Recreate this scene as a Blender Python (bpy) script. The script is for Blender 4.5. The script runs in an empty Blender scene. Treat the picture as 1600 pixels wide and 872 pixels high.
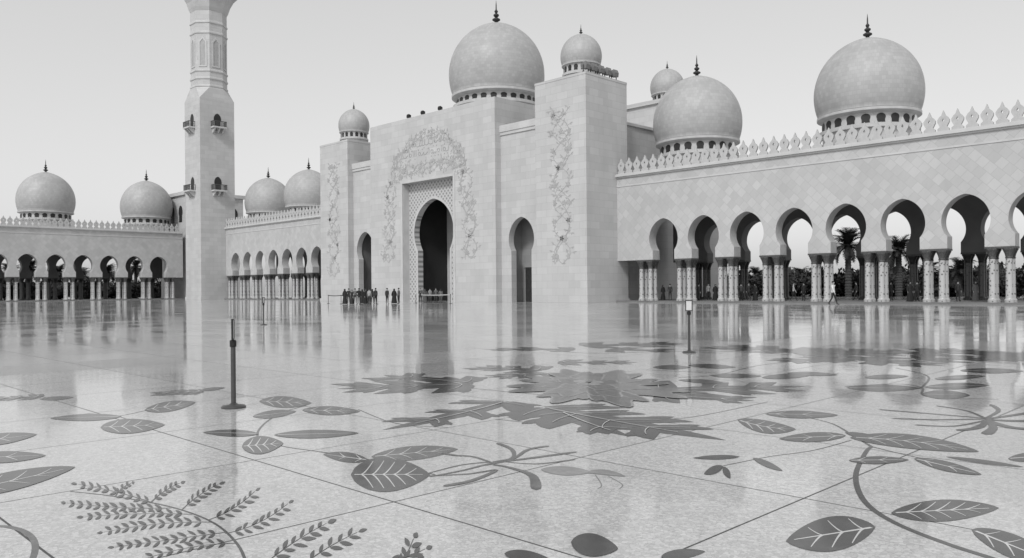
import bpy, bmesh, math, random
from mathutils import Vector, Matrix
from mathutils.geometry import tessellate_polygon
R_ = math.radians
sc = bpy.context.scene
COL = sc.collection
random.seed(7)
PI = math.pi
# ------------------------------------------------------------------ camera
F = 1260.0; H = 1.5; C = math.sqrt(.5); RO = 0.0088; PY = 451.0
cr, sr = math.cos(RO), math.sin(RO)
cam = bpy.data.cameras.new('camera'); cam.lens = F/1600*36; cam.sensor_width = 36
cam.shift_y = (PY-436)/1600; cam.clip_end = 6000; cam.clip_start = .05
co = bpy.data.objects.new('camera', cam); COL.objects.link(co); sc.camera = co
rt = Vector((C, C, 0)); up = Vector((0, 0, 1)); fw = Vector((-C, C, 0))
cx_ = rt*cr-up*sr; cy_ = rt*sr+up*cr; cz_ = -fw
M = Matrix(((cx_.x, cy_.x, cz_.x, 0), (cx_.y, cy_.y, cz_.y, 0), (cx_.z, cy_.z, cz_.z, H), (0, 0, 0, 1)))
co.matrix_world = M
def ray(px, py):
    a = (px-800)/F; b = (PY-py)/F
    return a*cr+b*sr, -a*sr+b*cr
def fl(px, py):
    t, e = ray(px, py); s = -H/e
    return Vector((C*s*(t-1), C*s*(t+1), 0))
def onY(px, py, Y):
    t, e = ray(px, py); s = Y/(C*(t+1))
    return Vector((C*s*(t-1), Y, H+s*e))
# ------------------------------------------------------------------ materials
def newmat(name, rough=.6, spec=.3, base=.5, metal=0):
    m = bpy.data.materials.new(name); m.use_nodes = True
    nt = m.node_tree; b = nt.nodes['Principled BSDF']
    b.inputs['Roughness'].default_value = rough
    b.inputs['Specular IOR Level'].default_value = spec
    b.inputs['Base Color'].default_value = (base, base, base, 1)
    b.inputs['Metallic'].default_value = metal
    return m, nt, b
def N(nt, typ): return nt.nodes.new(typ)
def L(nt, a, b): nt.links.new(a, b)
def math_(nt, op, a, b=None, c=None):
    n = nt.nodes.new('ShaderNodeMath'); n.operation = op
    for i, v in enumerate((a, b, c)):
        if v is None: continue
        if isinstance(v, (int, float)): n.inputs[i].default_value = v
        else: L(nt, v, n.inputs[i])
    return n.outputs[0]
def ramp(nt, fac, pts):
    r = nt.nodes.new('ShaderNodeValToRGB'); L(nt, fac, r.inputs[0])
    e = r.color_ramp.elements
    while len(e) < len(pts): e.new(.5)
    for el, (p, v) in zip(e, pts): el.position = p; el.color = (v, v, v, 1)
    return r.outputs[0]
def noisy(name, base, rough=.6, amp=.12, scale=3, spec=.3, bump=0, metal=0):
    m, nt, b = newmat(name, rough, spec, base, metal)
    g = N(nt, 'ShaderNodeTexCoord')
    n = N(nt, 'ShaderNodeTexNoise'); n.inputs['Scale'].default_value = scale; n.inputs['Detail'].default_value = 6
    L(nt, g.outputs['Object'], n.inputs['Vector'])
    L(nt, ramp(nt, n.outputs[0], [(.25, base*(1-amp)), (.75, min(1, base*(1+amp)))]), b.inputs['Base Color'])
    if bump:
        bm_ = N(nt, 'ShaderNodeBump'); bm_.inputs['Strength'].default_value = bump
        L(nt, n.outputs[0], bm_.inputs['Height']); L(nt, bm_.outputs[0], b.inputs['Normal'])
    return m
def wallmat(name, base, bw, rh, rot=0, var=.06, mortar=.85, ms=.012, stain=.14):
    m, nt, b = newmat(name, .55, .35)
    g = N(nt, 'ShaderNodeNewGeometry'); s = N(nt, 'ShaderNodeSeparateXYZ'); L(nt, g.outputs['Position'], s.inputs[0])
    u = math_(nt, 'ADD', s.outputs[0], s.outputs[1])
    cmb = N(nt, 'ShaderNodeCombineXYZ'); L(nt, u, cmb.inputs[0]); L(nt, s.outputs[2], cmb.inputs[1])
    v = cmb.outputs[0]
    if rot:
        mp = N(nt, 'ShaderNodeMapping'); mp.inputs['Rotation'].default_value = (0, 0, rot); L(nt, v, mp.inputs[0]); v = mp.outputs[0]
    br = N(nt, 'ShaderNodeTexBrick'); L(nt, v, br.inputs['Vector'])
    br.inputs['Scale'].default_value = 1; br.inputs['Brick Width'].default_value = bw; br.inputs['Row Height'].default_value = rh
    br.inputs['Mortar Size'].default_value = ms; br.inputs['Mortar Smooth'].default_value = .3
    a, c, d = base*(1-var), base*(1+var), base*mortar
    br.inputs['Color1'].default_value = (a, a, a, 1); br.inputs['Color2'].default_value = (c, c, c, 1); br.inputs['Mortar'].default_value = (d, d, d, 1)
    n = N(nt, 'ShaderNodeTexNoise'); n.inputs['Scale'].default_value = .35; n.inputs['Detail'].default_value = 8; n.inputs['Roughness'].default_value = .65
    mp2 = N(nt, 'ShaderNodeMapping'); mp2.inputs['Scale'].default_value = (1, 1, .35); L(nt, g.outputs['Position'], mp2.inputs[0]); L(nt, mp2.outputs[0], n.inputs['Vector'])
    st = ramp(nt, n.outputs[0], [(.3, 1-stain), (.7, 1.0)])
    mx = N(nt, 'ShaderNodeMix'); mx.data_type = 'RGBA'; mx.blend_type = 'MULTIPLY'; mx.inputs[0].default_value = 1
    L(nt, br.outputs['Color'], mx.inputs[6]); L(nt, st, mx.inputs[7]); L(nt, mx.outputs[2], b.inputs['Base Color'])
    bp = N(nt, 'ShaderNodeBump'); bp.inputs['Strength'].default_value = .25; bp.inputs['Distance'].default_value = .02; bp.invert = True
    L(nt, br.outputs['Fac'], bp.inputs['Height']); L(nt, bp.outputs[0], b.inputs['Normal'])
    return m
m_stone = wallmat('marble_blocks', .49, 1.5, .75, mortar=.82, ms=.016)
m_wing = wallmat('diagonal_marble_tiles', .46, .72, .72, rot=PI/4, var=.075, mortar=.86, ms=.02)
m_niche = wallmat('shade_toned_niche_blocks', .28, 1.5, .75)  # wall blocks darkened so the colour carries the niche's shade
m_trim = noisy('trim_marble', .48, .5, .1, .8)
m_merlon = noisy('carved_marble', .43, .5, .14, 1.5)
m_relief = noisy('relief_stone', .35, .6, .12, 2)
m_dark = noisy('shaded_bronze', .025, .5, .3, 1.5)
m_door = noisy('bronze_door', .04, .4, .3, 4)
m_cap = noisy('carved_capital', .08, .4, .6, 14, bump=.6)
m_inner = noisy('interior_shade_marble', .15, .6, .15, .6)  # arcade interior shade put into the marble colour; plinth shares this grey
m_vest = noisy('vestibule_painted_shade', .02, .6, .2, .6)  # deep shade behind the portal painted as near-black walls
def dome_mat():
    m, nt, b = newmat('dome_mosaic', .5, .35)
    g = N(nt, 'ShaderNodeTexCoord'); s = N(nt, 'ShaderNodeSeparateXYZ'); L(nt, g.outputs['Object'], s.inputs[0])
    an = math_(nt, 'ARCTAN2', s.outputs[1], s.outputs[0])
    cmb = N(nt, 'ShaderNodeCombineXYZ'); L(nt, math_(nt, 'MULTIPLY', an, 5.4113), cmb.inputs[0]); L(nt, s.outputs[2], cmb.inputs[1])
    br = N(nt, 'ShaderNodeTexBrick'); L(nt, cmb.outputs[0], br.inputs['Vector'])
    br.inputs['Scale'].default_value = 1; br.inputs['Brick Width'].default_value = .42; br.inputs['Row Height'].default_value = .36; br.inputs['Mortar Size'].default_value = .012
    for k, v in (('Color1', .355), ('Color2', .415), ('Mortar', .33)): br.inputs[k].default_value = (v, v, v, 1)
    n = N(nt, 'ShaderNodeTexNoise'); n.inputs['Scale'].default_value = .5; n.inputs['Detail'].default_value = 7; L(nt, g.outputs['Object'], n.inputs['Vector'])
    mx = N(nt, 'ShaderNodeMix'); mx.data_type = 'RGBA'; mx.blend_type = 'MULTIPLY'; mx.inputs[0].default_value = 1
    L(nt, br.outputs['Color'], mx.inputs[6]); L(nt, ramp(nt, n.outputs[0], [(.3, .86), (.7, 1)]), mx.inputs[7]); L(nt, mx.outputs[2], b.inputs['Base Color'])
    return m
m_dome = dome_mat()
def lattice_mat():
    m, nt, b = newmat('star_lattice', .6, .3)
    g = N(nt, 'ShaderNodeNewGeometry'); s = N(nt, 'ShaderNodeSeparateXYZ'); L(nt, g.outputs['Position'], s.inputs[0])
    k = 2*PI/1.25
    a = math_(nt, 'SINE', math_(nt, 'MULTIPLY', math_(nt, 'ADD', s.outputs[0], s.outputs[2]), k))
    c = math_(nt, 'SINE', math_(nt, 'MULTIPLY', math_(nt, 'SUBTRACT', s.outputs[0], s.outputs[2]), k))
    p = math_(nt, 'ABSOLUTE', math_(nt, 'MULTIPLY', a, c))
    L(nt, ramp(nt, p, [(.0, .48), (.4, .46), (.65, .26), (1, .22)]), b.inputs['Base Color'])
    return m
m_lat = lattice_mat()
def column_mat(name, lo, hi):
    m, nt, b = newmat(name, .3, .5)
    g = N(nt, 'ShaderNodeTexCoord')
    v = N(nt, 'ShaderNodeTexVoronoi'); v.inputs['Scale'].default_value = 5.0; L(nt, g.outputs['Object'], v.inputs['Vector'])
    n = N(nt, 'ShaderNodeTexNoise'); n.inputs['Scale'].default_value = 7; L(nt, g.outputs['Object'], n.inputs['Vector'])
    q = math_(nt, 'ADD', v.outputs['Distance'], math_(nt, 'MULTIPLY', n.outputs[0], .5))
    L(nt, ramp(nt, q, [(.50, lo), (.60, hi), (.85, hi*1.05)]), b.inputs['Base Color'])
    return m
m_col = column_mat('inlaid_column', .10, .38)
m_col_shade = column_mat('shade_toned_column', .03, .07)  # copy for rear columns, arcade shade painted into its colour
def floor_mat():
    m, nt, b = newmat('polished_marble_mosaic', .1, .5)
    g = N(nt, 'ShaderNodeNewGeometry'); P = g.outputs['Position']
    s = N(nt, 'ShaderNodeSeparateXYZ'); L(nt, P, s.inputs[0])
    def joint(o, off, sp, w):
        f = math_(nt, 'FRACT', math_(nt, 'DIVIDE', math_(nt, 'ADD', o, off+1000*sp), sp))
        d = math_(nt, 'ABSOLUTE', math_(nt, 'SUBTRACT', f, .5))
        return math_(nt, 'GREATER_THAN', d, .5-w/sp/2)
    big = math_(nt, 'MAXIMUM', joint(s.outputs[0], 2.58, 2.05, .016), joint(s.outputs[1], -1.38, 2.05, .016))
    n1 = N(nt, 'ShaderNodeTexNoise'); n1.inputs['Scale'].default_value = 1.1; n1.inputs['Detail'].default_value = 9; n1.inputs['Roughness'].default_value = .7; L(nt, P, n1.inputs['Vector'])
    v = N(nt, 'ShaderNodeTexVoronoi'); v.inputs['Scale'].default_value = 38; L(nt, P, v.inputs['Vector'])
    v2 = N(nt, 'ShaderNodeTexVoronoi'); v2.feature = 'DISTANCE_TO_EDGE'; v2.inputs['Scale'].default_value = 38; L(nt, P, v2.inputs['Vector'])
    n3 = N(nt, 'ShaderNodeTexNoise'); n3.inputs['Scale'].default_value = 9; n3.inputs['Detail'].default_value = 5; n3.inputs['Roughness'].default_value = .7; L(nt, P, n3.inputs['Vector'])
    fx = math_(nt, 'FLOOR', math_(nt, 'DIVIDE', math_(nt, 'ADD', s.outputs[0], 2.58), 2.05))
    fy = math_(nt, 'FLOOR', math_(nt, 'DIVIDE', math_(nt, 'ADD', s.outputs[1], -1.38), 2.05))
    cm = N(nt, 'ShaderNodeCombineXYZ'); L(nt, fx, cm.inputs[0]); L(nt, fy, cm.inputs[1])
    wn = N(nt, 'ShaderNodeTexWhiteNoise'); wn.noise_dimensions = '2D'; L(nt, cm.outputs[0], wn.inputs['Vector'])
    sep = N(nt, 'ShaderNodeSeparateColor'); L(nt, v.outputs['Color'], sep.inputs[0])
    a = math_(nt, 'MULTIPLY_ADD', sep.outputs[0], .15, .22)
    a = math_(nt, 'ADD', a, math_(nt, 'MULTIPLY', n1.outputs[0], .16))
    a = math_(nt, 'ADD', a, math_(nt, 'MULTIPLY', n3.outputs[0], .14))
    a = math_(nt, 'ADD', a, math_(nt, 'MULTIPLY', wn.outputs[0], .05))
    gr = math_(nt, 'LESS_THAN', v2.outputs['Distance'], .06)
    a = math_(nt, 'MULTIPLY', a, math_(nt, 'MULTIPLY_ADD', gr, -.2, 1))
    a = math_(nt, 'MULTIPLY', a, math_(nt, 'MULTIPLY_ADD', big, -.88, 1))
    cc = N(nt, 'ShaderNodeCombineColor'); [L(nt, a, cc.inputs[i]) for i in range(3)]
    L(nt, cc.outputs[0], b.inputs['Base Color'])
    r_ = math_(nt, 'ADD', math_(nt, 'MULTIPLY_ADD', n1.outputs[0], .04, .02), math_(nt, 'MULTIPLY', wn.outputs[0], .07))
    L(nt, math_(nt, 'MULTIPLY_ADD', big, .4, r_), b.inputs['Roughness'])
    n2 = N(nt, 'ShaderNodeTexNoise'); n2.inputs['Scale'].default_value = 1.6; n2.inputs['Detail'].default_value = 2; L(nt, P, n2.inputs['Vector'])
    hgt = math_(nt, 'ADD', math_(nt, 'MULTIPLY', n2.outputs[0], 1.0), math_(nt, 'MULTIPLY', sep.outputs[1], .03))
    bp = N(nt, 'ShaderNodeBump'); bp.inputs['Strength'].default_value = .13; bp.inputs['Distance'].default_value = .012
    L(nt, hgt, bp.inputs['Height']); L(nt, bp.outputs[0], b.inputs['Normal'])
    return m
m_floor = floor_mat()
def inlay_mat(name, base, amp=1.0):
    m, nt, b = newmat(name, .12, .5)
    g = N(nt, 'ShaderNodeNewGeometry')
    n = N(nt, 'ShaderNodeTexNoise'); n.inputs['Scale'].default_value = 5; n.inputs['Detail'].default_value = 9; n.inputs['Roughness'].default_value = .75; L(nt, g.outputs['Position'], n.inputs['Vector'])
    L(nt, ramp(nt, n.outputs[0], [(.3, base*(1-.5*amp)), (.52, base), (.75, base*(1+1.2*amp))]), b.inputs['Base Color'])
    n2 = N(nt, 'ShaderNodeTexNoise'); n2.inputs['Scale'].default_value = 1.6; L(nt, g.outputs['Position'], n2.inputs['Vector'])
    bp = N(nt, 'ShaderNodeBump'); bp.inputs['Strength'].default_value = .13; bp.inputs['Distance'].default_value = .012
    L(nt, n2.outputs[0], bp.inputs['Height']); L(nt, bp.outputs[0], b.inputs['Normal'])
    return m
m_ink = inlay_mat('dark_inlaid_stone', .032)
m_inkm = inlay_mat('grey_inlaid_stone', .08)
m_inkl = inlay_mat('pale_grey_inlaid_stone', .20, .5)
m_vein = inlay_mat('white_vein_stone', .50, .2)
m_metal = noisy('dark_steel', .07, .35, .15, 20, .5, metal=.3)
m_black = noisy('black_plastic', .02, .4, .2, 8)
m_grey = noisy('grey_enamel', .16, .5, .2, 4)
m_white = noisy('white_sheet', .55, .5, .03, 8)
m_belt = noisy('pale_belt', .45, .5, .03, 8)
m_bark = noisy('palm_bark', .05, .9, .4, 6, bump=.5)
m_leafm = noisy('palm_leaf', .022, .6, .4, 2)
m_ground = noisy('sand', .3, .9, .1, .2)
# ------------------------------------------------------------------ mesh builder
class MB:
    def __init__(s): s.v = []; s.f = []; s.m = []
    def add(s, vs, fs, mi=0):
        o = len(s.v); s.v += [tuple(v) for v in vs]
        for f in fs: s.f.append([i+o for i in f]); s.m.append(mi)
        return s
    def box(s, x0, x1, y0, y1, z0, z1, mi=0):
        vs = [(x, y, z) for x in (x0, x1) for y in (y0, y1) for z in (z0, z1)]
        return s.add(vs, [(0, 1, 3, 2), (4, 6, 7, 5), (0, 4, 5, 1), (2, 3, 7, 6), (0, 2, 6, 4), (1, 5, 7, 3)], mi)
    def prism(s, loops, y0, y1, mi=0, ax='y'):
        if not isinstance(loops[0][0], (tuple, list)): loops = [loops]
        tri = tessellate_polygon([[Vector((p[0], p[1], 0)) for p in l] for l in loops])
        flat = [p for l in loops for p in l]; n = len(flat)
        if ax == 'y': mk = lambda p, d: (p[0], d, p[1])
        elif ax == 'x': mk = lambda p, d: (d, p[0], p[1])
        else: mk = lambda p, d: (p[0], p[1], d)
        vs = [mk(p, y0) for p in flat]+[mk(p, y1) for p in flat]
        fs = [tuple(t) for t in tri]+[tuple(i+n for i in reversed(t)) for t in tri]
        k = 0
        for l in loops:
            q = len(l)
            for i in range(q):
                a, b = k+i, k+(i+1) % q; fs.append((a, b, b+n, a+n))
            k += q
        return s.add(vs, fs, mi)
    def lathe(s, prof, n=32, c=(0, 0, 0), mi=0, rot=0):
        vs = []; fs = []
        for r, z in prof:
            for i in range(n):
                a = 2*PI*i/n+rot; vs.append((c[0]+r*math.cos(a), c[1]+r*math.sin(a), c[2]+z))
        for j in range(len(prof)-1):
            for i in range(n):
                k = (i+1) % n; fs.append((j*n+i, j*n+k, (j+1)*n+k, (j+1)*n+i))
        fs.append(tuple(range(n-1, -1, -1))); fs.append(tuple((len(prof)-1)*n+i for i in range(n)))
        return s.add(vs, fs, mi)
    def tube(s, pts, r, n=6, mi=0):
        pts = [Vector(p) for p in pts]; vs = []; fs = []
        for i, p in enumerate(pts):
            d = (pts[min(i+1, len(pts)-1)]-pts[max(i-1, 0)]).normalized()
            a = d.cross(Vector((0, 0, 1)) if abs(d.z) < .9 else Vector((1, 0, 0))).normalized(); b = d.cross(a)
            rr = r[i] if isinstance(r, (list, tuple)) else r
            for k in range(n):
                t = 2*PI*k/n; vs.append(p+a*rr*math.cos(t)+b*rr*math.sin(t))
        for j in range(len(pts)-1):
            for k in range(n):
                q = (k+1) % n; fs.append((j*n+k, j*n+q, (j+1)*n+q, (j+1)*n+k))
        fs.append(tuple(range(n))); fs.append(tuple((len(pts)-1)*n+k for k in range(n)))
        return s.add(vs, fs, mi)
    def mesh(s, name, mats, smooth=False, recalc=True):
        me = bpy.data.meshes.new(name); me.from_pydata(s.v, [], s.f)
        for m in (mats if isinstance(mats, (list, tuple)) else [mats]): me.materials.append(m)
        me.polygons.foreach_set('material_index', s.m)
        if recalc:
            bm = bmesh.new(); bm.from_mesh(me); bmesh.ops.recalc_face_normals(bm, faces=bm.faces); bm.to_mesh(me); bm.free()
        if smooth:
            me.polygons.foreach_set('use_smooth', [True]*len(me.polygons))
            try: me.set_sharp_from_angle(angle=R_(40))
            except Exception: pass
        me.update(); return me
    def build(s, name, mats, parent=None, loc=(0, 0, 0), smooth=False, recalc=True, rotz=0):
        return put(name, s.mesh(name, mats, smooth, recalc), parent, loc, rotz)
def put(name, me, parent=None, loc=(0, 0, 0), rotz=0, scale=None):
    o = bpy.data.objects.new(name, me); COL.objects.link(o); o.location = loc; o.rotation_euler = (0, 0, rotz)
    if scale: o.scale = (scale,)*3
    if parent: o.parent = parent
    return o
def tag(o, label=None, cat=None, group=None, kind=None):
    if label: o['label'] = label
    if cat: o['category'] = cat
    if group: o['group'] = group
    if kind: o['kind'] = kind
    return o
def thing(name, label, cat, loc=(0, 0, 0), rotz=0, group=None):
    o = bpy.data.objects.new(name, None); COL.objects.link(o); o.empty_display_size = .2
    o.location = loc; o.rotation_euler = (0, 0, rotz); tag(o, label, cat, group); return o
def keyhole(cx, zb, hj, hb, zc, za, n=10):
    phi = math.acos(hj/hb); pts = [(cx+hj, zb)]
    for i in range(n+1):
        a = -phi+phi*i/n; pts.append((cx+hb*math.cos(a), zc+hb*math.sin(a)))
    for i in range(1, 2*n+1):
        a = PI/2*i/(2*n); q = i/(2*n)
        pts.append((cx+hb*math.cos(a), zc+(za-zc)*(math.sin(a)*.94+.06*q**3)))
    left = [(2*cx-x, z) for x, z in pts[:-1]]
    return left+pts[::-1]
# ------------------------------------------------------------------ domes
def dome_profile(R):
    p = [(.86*R, -.03*R), (.93*R, 0)]
    for i in range(0, 9):
        a = R_(-22+22*i/8); p.append((R*math.cos(a)*1.0, R*(.42+1.08*math.sin(a))))
    for i in range(1, 19):
        a = PI/2*i/18; p.append((max(.02*R, R*math.cos(a)), R*(.42+1.06*math.sin(a))+R*.05*(i/18)**6))
    return p
shellc = {}
def make_dome(parent, loc, R, drum_h, nwin, win_h):
    key = (R, drum_h, nwin)
    if key not in shellc:
        sh = MB().lathe(dome_profile(R), 56).mesh('dome', m_dome, True)
        d = MB()
        d.lathe([(.84*R, -drum_h), (.84*R, -.10*R), (.945*R, -.06*R), (.945*R, -.01*R), (.9*R, .0)], 56)
        if drum_h > win_h+.35: d.lathe([(.92*R, -win_h-.35-.03*R), (.92*R, -win_h-.18), (.86*R, -win_h-.1)], 56)
        dr = d.mesh('drum', m_merlon, True)
        f = MB(); t = 1.50*R; k = .5*R
        f.lathe([(.13*R, t-.06*R), (.12*R, t-.01*R), (.05*R, t+.02*R), (.03*R, t+.10*k), (.085*R, t+.17*k), (.085*R, t+.21*k), (.025*R, t+.28*k), (.06*R, t+.36*k), (.06*R, t+.40*k), (.02*R, t+.46*k), (.04*R, t+.54*k), (.015*R, t+.62*k), (.012*R, t+.8*k), (.002*R, t+1.0*k)], 12)
        fi = f.mesh('finial', m_door, True)
        w = .84*R*2*PI/nwin*.31; zc = -win_h*.45-.06*R
        poly = keyhole(0, -.09*R-win_h, w*.85, w, zc, -.115*R, 4)
        wi = MB().prism(poly, -.02, .1).mesh('drum_window', m_dark)
        shellc[key] = (sh, dr, fi, wi)
    sh, dr, fi, wi = shellc[key]
    s = put('dome', sh, parent, loc)
    put('drum', dr, s); put('finial', fi, s)
    for i in range(nwin):
        a = 2*PI*i/nwin
        r = .84*R*math.cos(PI/56)
        put('drum_window', wi, s, (r*math.sin(a)*1.004, -r*math.cos(a)*1.004, 0), a)
    return s
# ------------------------------------------------------------------ arcade wings
ml = [(-.42, 0), (.42, 0), (.42, .2), (.25, .36), (.42, .70), (.43, .88), (.30, 1.10), (.14, 1.24), (0, 1.62), (-.14, 1.24), (-.30, 1.10), (-.43, .88), (-.42, .70), (-.25, .36), (-.42, .2)]
hole = [(0, .68), (.08, .84), (0, 1.0), (-.08, .84)]
me_merlon = MB().prism([ml, hole], -.10, .10).mesh('merlon', m_merlon)
sh_ = MB().lathe([(.34, .0), (.34, .2), (.27, .27), (.25, .34), (.225, 3.25)], 14)
me_shaft = sh_.mesh('column', m_col, True); me_shaft_shade = sh_.mesh('column', m_col_shade, True)
cp_ = MB().lathe([(.235, 3.25), (.28, 3.3), (.235, 3.37), (.29, 3.6), (.40, 3.85), (.44, 3.9), (.44, 4.0)], 12)
me_cap = cp_.mesh('capital', m_cap, True); me_cap_shade = cp_.mesh('capital', m_door, True)  # second capital, for the rear rows, darkened to stand for shade
def column(parent, x, y, z=.15, dark=False):
    c = put('column', me_shaft_shade if dark else me_shaft, parent, (x, y, z)); put('capital', me_cap_shade if dark else me_cap, c)
SP = 4.55
me_imp = MB().box(-1.0, 1.0, -.06, 1.26, 4.152, 4.297).mesh('impost_block', m_cap)
def wing(name, label, loc, rotz, Ln, c0, zt, domes, R, dome_z):
    t = thing(name, label, 'arcade', loc, rotz)
    n = int((Ln-c0+SP/2)/SP)
    cs = [c0+SP*i for i in range(n) if c0+SP*i+1.9 < Ln]
    def archwall(y0, y1, ztop, nm, mat):
        poly = [(0, 4.30)]
        for c in cs: poly += keyhole(c, 4.30, 1.28, 1.70, 6.35, 8.4)
        poly += [(Ln, 4.30), (Ln, ztop), (0, ztop)]
        MB().prism(poly, y0, y1).build(nm, mat, t)
    archwall(0, 1.2, zt-.45, 'front_wall', m_wing)
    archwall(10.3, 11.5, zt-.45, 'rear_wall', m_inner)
    b = MB()
    b.box(0, Ln, -.12, 11.62, zt-.45, zt-.3); b.box(0, Ln, -.28, 11.78, zt-.3, zt-.08); b.box(0, Ln, -.18, 11.68, zt-.08, zt)
    b.build('cornice', m_trim, t)
    MB().box(0, Ln, -.05, -.003, zt-1.35, zt-1.2).build('string_course', m_trim, t)
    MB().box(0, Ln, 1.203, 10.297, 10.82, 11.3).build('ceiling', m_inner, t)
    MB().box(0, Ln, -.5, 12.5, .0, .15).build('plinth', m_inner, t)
    for i in range(int(Ln)):
        put('merlon', me_merlon, t, (i+.5, .12, zt))
    px_ = [cs[0]-SP/2]+[c+SP/2 for c in cs]
    for x in px_:
        for dx in (-.55, .55):
            column(t, x+dx, .22); column(t, x+dx, .98)
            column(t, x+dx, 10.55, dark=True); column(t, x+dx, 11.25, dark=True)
        put('impost_block', me_imp, t, (x, 0, 0)); put('impost_block', me_imp, t, (x, 10.3, 0))
    for d in domes:
        make_dome(t, (d, 7.4, dome_z), R, dome_z-zt+.02, 20, 1.25)
    return t
ZT = 13.35
wing('arcade_wing', 'arcade with keyhole arches on paired columns running off right of the gatehouse', (-51.9, 67.6, 0), 0, 46, 5.7, ZT, [5.1, 23.0], 4.65, 16.95)
wing('arcade_wing', 'short stretch of arcade between the minaret and the left tower of the gatehouse', (-142.2, 67.6, 0), 0, 41.6, 4.2, ZT-.15, [2.6, 17.0], 4.3, 16.2)
wing('arcade_wing', 'far arcade with keyhole arches left of the minaret, two bulbous domes on top', (-160.7, 22, 0), PI/2, 45.6, 4.45, ZT, [23.1, 41.4], 4.9, 16.6)
# ------------------------------------------------------------------ gatehouse
def leafpoly(x, z, a, ln, w):
    pts = []
    for u, v in ((0, 0), (.25, .8), (.5, 1), (.8, .55), (1, 0), (.8, -.55), (.5, -1), (.25, -.8)):
        X, Z = u*ln, v*w/2
        pts.append((x+X*math.cos(a)-Z*math.sin(a), z+X*math.sin(a)+Z*math.cos(a)))
    return pts
def ribbon(mb, pts, w, y0, y1):
    lf, rg = [], []
    for i, p in enumerate(pts):
        a = pts[max(i-1, 0)]; b = pts[min(i+1, len(pts)-1)]
        dx, dz = b[0]-a[0], b[1]-a[1]; l = math.hypot(dx, dz) or 1
        ww = w*(1-.5*i/len(pts))
        lf.append((p[0]-dz/l*ww/2, p[1]+dx/l*ww/2)); rg.append((p[0]+dz/l*ww/2, p[1]-dx/l*ww/2))
    for i in range(len(pts)-1):
        mb.prism([lf[i], lf[i+1], rg[i+1], rg[i]], y0, y1)
def vine(mb, path, width, Y, rng, dens=1.0, big=1.0):
    seg = []
    for i in range(len(path)-1):
        a, b = path[i], path[i+1]; d = math.hypot(b[0]-a[0], b[1]-a[1]); k = max(1, int(d/.26))
        for j in range(k): seg.append((a[0]+(b[0]-a[0])*j/k, a[1]+(b[1]-a[1])*j/k, math.atan2(b[1]-a[1], b[0]-a[0])))
    for ph, fq in ((0, .33), (PI, .33), (1.3, .21)):
        pts = [(x-math.sin(a)*width*.30*math.sin(i*fq+ph), z+math.cos(a)*width*.30*math.sin(i*fq+ph)) for i, (x, z, a) in enumerate(seg)]
        ribbon(mb, pts, .08, Y-.016, Y+.01)
        for i in range(0, len(pts)):
            if rng.random() > .85*dens: continue
            x, z = pts[i]; side = 1 if (i % 2) else -1
            a = seg[i][2]+side*rng.uniform(.4, 1.7)
            ln = rng.uniform(.24, .5)*big
            if rng.random() < .6:
                mid = (x+math.cos(a)*ln*.9, z+math.sin(a)*ln*.9)
                ribbon(mb, [(x, z), mid, (mid[0]+math.cos(a+side*.9)*ln*.6, mid[1]+math.sin(a+side*.9)*ln*.6)], .05, Y-.015, Y+.012)
                x, z = mid
            mb.prism(leafpoly(x, z, a, ln, ln*.36), Y-.018-rng.random()*.008, Y+.014)
        for i in range(3, len(pts), 7):
            x, z = pts[i]; x += rng.uniform(-.3, .3)*width*.4
            for k in range(5): mb.prism(leafpoly(x, z, k*PI/2.5+i, .32*big, .17*big), Y-.028-k*.002, Y+.016)
g = thing('gatehouse', 'tall pale stone gatehouse with two square towers, relief vines and big central keyhole portal', 'gatehouse', (-77, 66, 0))
GO = Vector((-77, 66, 0))
def gb(mb, name, mat, **k): return mb.build(name, mat, g, (-GO.x, -GO.y, 0), **k)
TR = onY(918, 110, 62.6).z; TL = onY(545, 217, 62.6).z; ZC = onY(775, 150, 62.6).z
for (x0, x1, zt) in ((-58.9, -51.9, TR), (-101.4, -94.4, TL)):
    b = MB().box(x0, x1, 62.6, 69.4, 0, zt-.25); b.box(x0-.03, x1+.03, 62.57, 69.43, zt-.25, zt)
    b.box(x0-.12, x1+.12, 62.48, 69.52, 0, .35)
    gb(b, 'tower', m_stone)
nx0, nx1, nz = -82.1, -72.3, 14.9
b = MB().prism([(-89.0, 0), (nx0, 0), (nx0, nz), (nx1, nz), (nx1, 0), (-65.1, 0), (-65.1, ZC), (-89.0, ZC)], 62.6, 63.6)
b.box(-65.7, -65.1, 63.6, 84, 0, ZC); b.box(-89.0, -88.4, 63.6, 84, 0, ZC); b.box(-88.4, -65.7, 63.6, 84, ZC-.9, ZC-.35); b.box(-88.4, -65.7, 83.4, 84, 0, ZC-.9)
gb(b, 'gate_block', m_stone)
b = MB()
fr = .32
b.box(nx0-fr, nx0, 62.54, 62.597, 0, nz+fr); b.box(nx1, nx1+fr, 62.54, 62.597, 0, nz+fr); b.box(nx0, nx1, 62.54, 62.597, nz, nz+fr)
b.box(nx0+.003, nx0+.03, 62.7, 63.6, 0, nz-.04)
gb(b, 'portal_frame', m_trim)
pc = -77.2
poly = [(nx0+.0, 0)]+keyhole(pc, 0, 3.1, 3.8, 8.6, 12.7, 14)+[(nx1, 0), (nx1, nz), (nx0, nz)]
gb(MB().prism(poly, 63.603, 64.4), 'lattice_panel', m_lat)
outer = keyhole(pc, 0, 3.4, 4.1, 8.6, 13.0, 14); inner = keyhole(pc, 0, 3.1, 3.8, 8.6, 12.7, 14)
gb(MB().prism(outer+inner[::-1], 63.55, 63.6), 'arch_rim', m_trim)
b = MB()
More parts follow.
